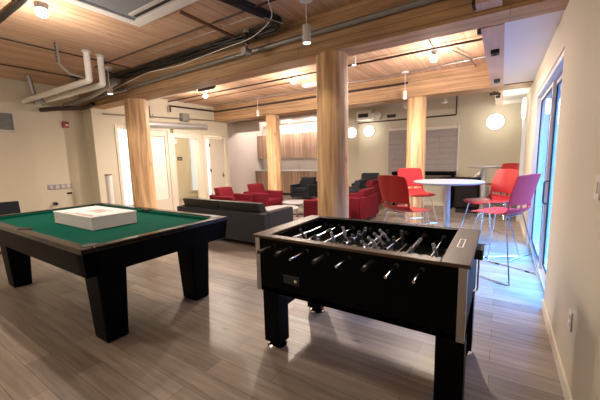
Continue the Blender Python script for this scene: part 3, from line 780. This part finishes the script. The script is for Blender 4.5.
clamp(-1.0, 5.63, .12, 'bright ceiling lamp on conduit over the high round table', 145)
clamp(-6.1, 5.3, .1, 'bright ceiling lamp near the left doorways', 125)
clamp(-1.9, -1.3, .05, 'added fill lamp behind the viewer', 24)  # out-of-view fill light, added to brighten the foreground
clamp(-5.6, -.9, .05, 'added fill lamp behind the viewer towards the left wall', 60)  # second added fill, out of view, for the left side

# HVAC cassette
t = empty('ceiling_cassette', (-3.06, 1.63, ZC)); tag(t, 'large white ceiling cassette with grey square grille', 'air conditioner')
h = .67
zf = -.09
mb = MB()
mb.box(-h, -h, zf, h, -h + .12, -.001, .01).box(-h, h - .12, zf, h, h, -.001, .01).box(-h, -h + .12, zf, -h + .12, h - .12, -.001, .01).box(h - .12, -h + .12, zf, h, h - .12, -.001, .01)
mb.build('frame', 'white_plastic', t)
MB().box(-h + .12, -h + .12, zf + .02, h - .12, h - .12, -.01).build('grille', 'grey_panel', t)
for ya_, yb_ in ((h - .24, h - .13), (-h + .13, -h + .24)):
    MB().box(-h + .2, ya_, zf + .004, h - .2, yb_, zf + .03, .004).build('louvre', 'vent_white', t)
mb = MB(); mb.box(-h + .22, h - .2, zf + .001, h - .22, h - .16, zf + .006); mb.build('louvre_slot', 'dark', t)
t = empty('smoke_detector', (-2.28, 2.55, ZC)); tag(t, 'small white round detector on the ceiling boards', 'smoke detector')
MB().lathe([(.035, -.05), (.055, -.03), (.06, 0)], n=24).build('housing', 'white_plastic', t, True)
MB().cyl((0, 0, -.065), (0, 0, -.05), .02).build('sensor', 'steel', t, True)
t = empty('emergency_light', (-3.72, 6.3, ZC)); tag(t, 'flat white emergency light on the ceiling left of the thick log', 'emergency light')
MB().box(-.2, -.07, -.07, .2, .07, 0, .015).build('housing', 'vent_white', t)
MB().box(-.17, -.05, -.085, .17, .05, -.07, .008).build('diffuser', 'white_plastic', t)
t = empty('strut_bracket', (-.285, 4.45, ZC)); tag(t, 'perforated metal strut hanging beside the soffit board', 'bracket')
MB().box(-.02, -.02, -.3, .02, .02, 0).box(-.035, -.02, -.3, .035, -.014, -.0).build('channel', 'galv', t)
t = empty('strut_bracket', (-5.3, 2.02, ZC)); tag(t, 'perforated grey strut hanging from the ceiling near the white pipes', 'bracket')
mb = MB().box(-.045, -.02, -.28, .045, .0, 0)
mb.build('channel', 'galv', t)
mb = MB()
for k in range(6): mb.box(-.012, -.024, -.26 + k * .045, .012, -.018, -.235 + k * .045)
mb.build('slots', 'dark', t)
MB().tube([(0, -.01, -.28), (.0, .12, -.4), (0, .3, -.42)], .015, 6).build('hanger_rod', 'galv', t)

# white pipes
def wp(y, x, zl, r, lab):
    t = empty('drain_pipe', (x, y, ZC)); tag(t, lab, 'pipe', 'fat white drain pipes at the left')
    MB().tube([(0, 0, -.02), (0, 0, zl - ZC), (XS - x + .03, 0, zl - ZC + .03)], r, 16, .05).build('pipe', 'pvc', t, True)
    MB().cyl((0, 0, -.03), (0, 0, 0), r * 1.35, n=20).build('ceiling_collar', 'vent_white', t, True)
    MB().cyl((-1.3, 0, zl - ZC + .012), (-1.22, 0, zl - ZC + .012), r * 1.15, n=20).build('coupling', 'pvc', t, True)
wp(2.42, -5.36, 2.77, .046, 'fat white drain pipe, the left one of the bent pair')
wp(2.64, -5.42, 2.76, .046, 'fat white drain pipe, the right one of the bent pair')

def tube(name, pts, r, mat, lab, smooth=.08, cat='pipe', n=8, group=None):
    return thing(MB().tube(pts, r, n, smooth), name, mat, lab, cat, group, True)
tube('conduit_pipe', [(-8.15, 3.40, 2.90), (-.55, 3.40, 2.99), (.35, 3.40, 3.0)], .032, 'conduit', 'long grey conduit fixed along the front of the near beam', 0, n=12)
tube('conduit_pipe', [(-8.1, 3.3, 2.84), (-5.9, 3.3, 2.86)], .022, 'conduit', 'short grey conduit under the long one at the left end of the near beam', 0)
t = empty('cable_bundle', (0, 0, 0)); tag(t, 'thick black bundle of cables at the top of the near beam', 'cables')
t.location = (-5.4, 3.33, 3.12)
for k, (dy, dz, rr) in enumerate(((0, 0, .022), (-.04, .03, .016), (.05, .045, .02), (-.07, .05, .012), (.02, -.035, .012))):
    pts = [(-1.1 + i * .45, dy + .012 * math.sin(i * 1.7 + k), dz + .01 * math.sin(i * 2.1 + k * 2)) for i in range(10)]
    pts += [(3.1, dy - .15, dz), (3.05, dy - .5, dz), (2.95, dy - 1.1, dz)]
    MB().tube(pts, rr, 8, .06).build('cable', 'cable', t, True)
t = empty('white_cable', (0, 0, 0)); t.location = (-5.6, 3.22, 2.99); tag(t, 'thin pale cable looping along the black bundle', 'cable')
MB().tube([(-1.2, .1, -.1), (-.3, .03, -.04), (.5, .0, .02), (1.3, .04, 0), (2.2, .02, .04), (2.9, -.05, .03), (3.35, -.2, .1), (3.5, -.5, .14)], .006, 6, .2).build('cable', 'pvc', t, True)
MB().tube([(.3, -.2, .18), (1.6, -.2, .18), (2.6, -.25, .16), (3.2, -.35, .12), (3.45, -.15, .03)], .006, 6, .2).build('cable', 'galv', t, True)
tube('sprinkler_pipe', [(-5.95, 2.80, 3.15), (-1.2, 2.80, 3.15)], .012, 'dark_pipe', 'thin dark pipe along the ceiling just before the near beam', 0)
tube('sprinkler_pipe', [(-3.02, 2.36, 3.12), (-3.02, 3.17, 3.10)], .022, 'copper', 'copper brown branch pipe between cassette and near beam', 0)
t = empty('pipe_valve', (-2.86, 3.22, 3.0)); tag(t, 'sprinkler valve fitting on the conduit in the near beam middle', 'sprinkler')
MB().cyl((0, 0, 0), (0, 0, .13), .03, n=14).build('fitting', 'dark_pipe', t, True)
MB().cyl((0, -.07, -.1), (0, .05, -.1), .045, n=18).cyl((0, -.0, -.1), (0, 0, 0), .015).build('valve_body', 'galv', t, True)
MB().lathe([(.02, .13), (.035, .14), (.03, .17)], n=14).build('cap', 'vent_white', t, True)
tube('black_hose', [(-8.18, 1.34, 3.165), (-3.9, 1.34, 3.165)], .026, 'cable', 'dark pipe crossing the ceiling in the upper left corner', 0)
tube('sprinkler_pipe', [(-5.6, .2, 3.17), (-5.6, 2.4, 3.17), (-5.6, 3.2, 3.17)], .011, 'dark_pipe', 'thin dark pipe on the ceiling, nearer one before the left wall', 0)
tube('sprinkler_pipe', [(-7.0, .2, 3.17), (-7.0, 3.2, 3.17)], .012, 'dark_pipe', 'thin dark pipe on the ceiling, closest to the left wall', 0)
tube('vent_stack', [(-7.55, 2.35, 3.18), (-7.55, 2.4, 2.85), (-7.75, 2.62, 2.72)], .045, 'galv', 'grey metal pipe stub bent against the top of the left wall', .05)
tube('waste_pipe', [(-8.2, 2.7, 2.66), (-7.75, 2.85, 2.66), (-7.6, 3.3, 2.7), (-7.4, 3.36, 2.78)], .045, 'dark_pipe', 'dark bent pipe at the top of the left wall below the white pipes', .1, n=12)
for i, (x, y, z, lab) in enumerate(((-7.1, 2.95, 3.0, 'grey pipe valve high by the left end of the near beam'), (-6.3, 3.15, 3.0, 'grey valve assembly at the left end of the black cables'))):
    t = empty('pipe_valve', (x, y, z)); tag(t, lab, 'valve')
    MB().cyl((-.3, 0, 0), (.3, 0, 0), .05, n=14).build('pipe', 'galv', t, True)
    MB().cyl((0, 0, -.1), (0, 0, .2), .045, n=14).cyl((.15, -.08, 0), (.15, .08, 0), .06, n=14).build('valve_body', 'conduit', t, True)
    MB().cyl((0, 0, .18), (0, 0, .2), .08, n=18).build('hand_wheel', 'dark_pipe', t, True)
tube('main_pipe', [(-8.19, 3.14, 2.80), (-7.0, 3.14, 2.84), (-5.9, 3.14, 2.98)], .045, 'galv', 'grey metal main pipe behind the white drain pipes', .1, n=12)
# middle bay
tube('sprinkler_pipe', [(-7.78, 5.46, 3.15), (-.25, 5.46, 3.15)], .018, 'dark_pipe', 'dark thin pipe across the middle ceiling bay, near the near beam', 0)
tube('sprinkler_pipe', [(-7.7, 5.9, 3.17), (-3.9, 5.9, 3.17)], .01, 'copper', 'thin copper line across the middle bay left of the thick log', 0)
tube('conduit_pipe', [(-7.5, 6.75, 3.17), (-1.7, 6.75, 3.17), (-.3, 6.5, 3.17)], .012, 'galv', 'thin grey conduit before the far beam linking two pendants', 0)
tube('sprinkler_pipe', [(-7.7, 7.0, 3.03), (-1.75, 7.0, 3.03)], .026, 'dark_pipe', 'thick dark pipe running along the front of the far beam', 0)
tube('conduit_pipe', [(-1.0, 3.8, 3.17), (-1.0, 5.6, 3.17)], .012, 'galv', 'thin grey conduit running to the ceiling lamp over the high table', 0)
tube('conduit_pipe', [(-.75, 5.7, 3.15), (-.55, 6.4, 3.15), (-.5, 7.0, 3.15)], .012, 'galv', 'thin conduit from the lamp towards the far beam on the right', 0)
tube('duct_pipe', [(-7.8, 4.55, 3.04), (-5.6, 4.6, 3.05)], .05, 'pvc', 'white pipe below the ceiling behind the left log', .1, n=12)
tube('waste_pipe', [(-5.65, 4.75, 3.05), (-5.2, 4.75, 3.05), (-5.15, 4.75, 3.19)], .045, 'dark_pipe', 'dark stub pipe with upturned end beyond the near beam', .06, n=12)
t = empty('pipe_junction', (-.19, 7.72, 2.715)); tag(t, 'cluster of dark valves where the soffit board meets the far beam', 'valve')
MB().cyl((-.08, 0, 0), (.08, 0, 0), .03, n=12).cyl((0, -.05, .02), (0, .1, .02), .025, n=12).build('valve_body', 'dark_pipe', t, True)
MB().cyl((.05, 0, 0), (.05, 0, .055), .02, n=12).build('stem', 'galv', t, True)
MB().sph((.09, 0, -.02), .03).build('knob', 'dark_pipe', t, True)

# ------------------------------------------------------------------ lights
def area(loc, rot, sx, sy, p, col, name):
    l = bpy.data.lights.new(name, 'AREA'); l.shape = 'RECTANGLE'; l.size = sx; l.size_y = sy; l.energy = p; l.color = col
    o = bpy.data.objects.new(name, l); COL.objects.link(o); o.location = loc; o.rotation_euler = rot
    return o
# hallway lamp added to brighten the hall; kitchen downlights (as fixtures)
t = empty('ceiling_lamp', (-9.3, 5.8, ZC)); tag(t, 'added lamp brightening the hallway beyond the left doorways', 'ceiling lamp')
MB().lathe([(.12, -.04), (.14, -.02), (.14, 0)], n=24).build('diffuser', 'lamp', t, True)
pt((-9.3, 5.8, ZC - .25), 230, (1, .85, .65), .15)
for x, lab in ((-8.0, 'left kitchen downlight above the counter'), (-7.0, 'middle kitchen downlight above the counter'), (-6.0, 'right kitchen downlight above the counter')):
    t = empty('downlight', (x, 10.15, 2.93)); tag(t, lab, 'downlight', 'kitchen downlights')
    MB().lathe([(.06, -.012), (.07, 0)], n=20).build('ring', 'white_plastic', t, True)
    MB().cyl((0, 0, -.015), (0, 0, -.012), .05, n=20).build('lens', 'lamp', t, True)
    pt((0, 0, -.06), 32, (1, .82, .72), .05, t)
# pendant beams
for x, y, z in ((-1.84, 3.05, 2.70), (-1.74, 6.75, 2.63), (-5.78, 6.85, 2.68), (-5.98, 3.02, 2.69)):
    pt((x, y, z), 14, (1, .80, .62), .03, None, R_(95))
# wall-light glow
for loc in ((-.19, YB - .22, 2.33), (-3.66, YB - .22, 2.33), (XR - .22, 8.15, 2.42)):
    pt(loc, 9, (1, .88, .7), .15)

wd = bpy.data.worlds.new('world'); S.world = wd; wd.use_nodes = True
nt = wd.node_tree; bg = nt.nodes['Background']
tc = nt.nodes.new('ShaderNodeTexCoord'); sx = nt.nodes.new('ShaderNodeSeparateXYZ'); cr = nt.nodes.new('ShaderNodeValToRGB')
nt.links.new(tc.outputs['Generated'], sx.inputs[0]); nt.links.new(sx.outputs['Z'], cr.inputs['Fac'])
e = cr.color_ramp.elements
e[0].position = 0; e[0].color = (.05, .19, .68, 1)
e[1].position = .3; e[1].color = (.055, .21, .74, 1)
q = e.new(.75); q.color = (.14, .42, 1, 1)
nt.links.new(cr.outputs['Color'], bg.inputs['Color'])
mr = nt.nodes.new('ShaderNodeMapRange'); mr.inputs['From Min'].default_value = .3; mr.inputs['From Max'].default_value = .75
mr.inputs['To Min'].default_value = 1.05; mr.inputs['To Max'].default_value = 46.0
nt.links.new(sx.outputs['Z'], mr.inputs['Value']); nt.links.new(mr.outputs['Result'], bg.inputs['Strength'])

# ------------------------------------------------------------------ camera
yaw, pit, rol = .57656, .13299, -.026507
F = Vector((-math.sin(yaw) * math.cos(pit), math.cos(yaw) * math.cos(pit), -math.sin(pit)))
R0 = Vector((math.cos(yaw), math.sin(yaw), 0)); U0 = R0.cross(F)
Rv = R0 * math.cos(rol) + U0 * math.sin(rol); Uv = -R0 * math.sin(rol) + U0 * math.cos(rol)
cam = bpy.data.cameras.new('camera'); cam.sensor_width = 36; cam.lens = 309.4 / 600 * 36; cam.clip_start = .02
co = bpy.data.objects.new('camera', cam); COL.objects.link(co)
co.matrix_world = Matrix(((Rv.x, Uv.x, -F.x, 0), (Rv.y, Uv.y, -F.y, 0), (Rv.z, Uv.z, -F.z, 1.5), (0, 0, 0, 1)))
S.camera = co
S.view_settings.view_transform = 'Standard'; S.view_settings.look = 'None'
S.view_settings.exposure = 0.2; S.view_settings.gamma = 1; S.view_settings.use_curve_mapping = False
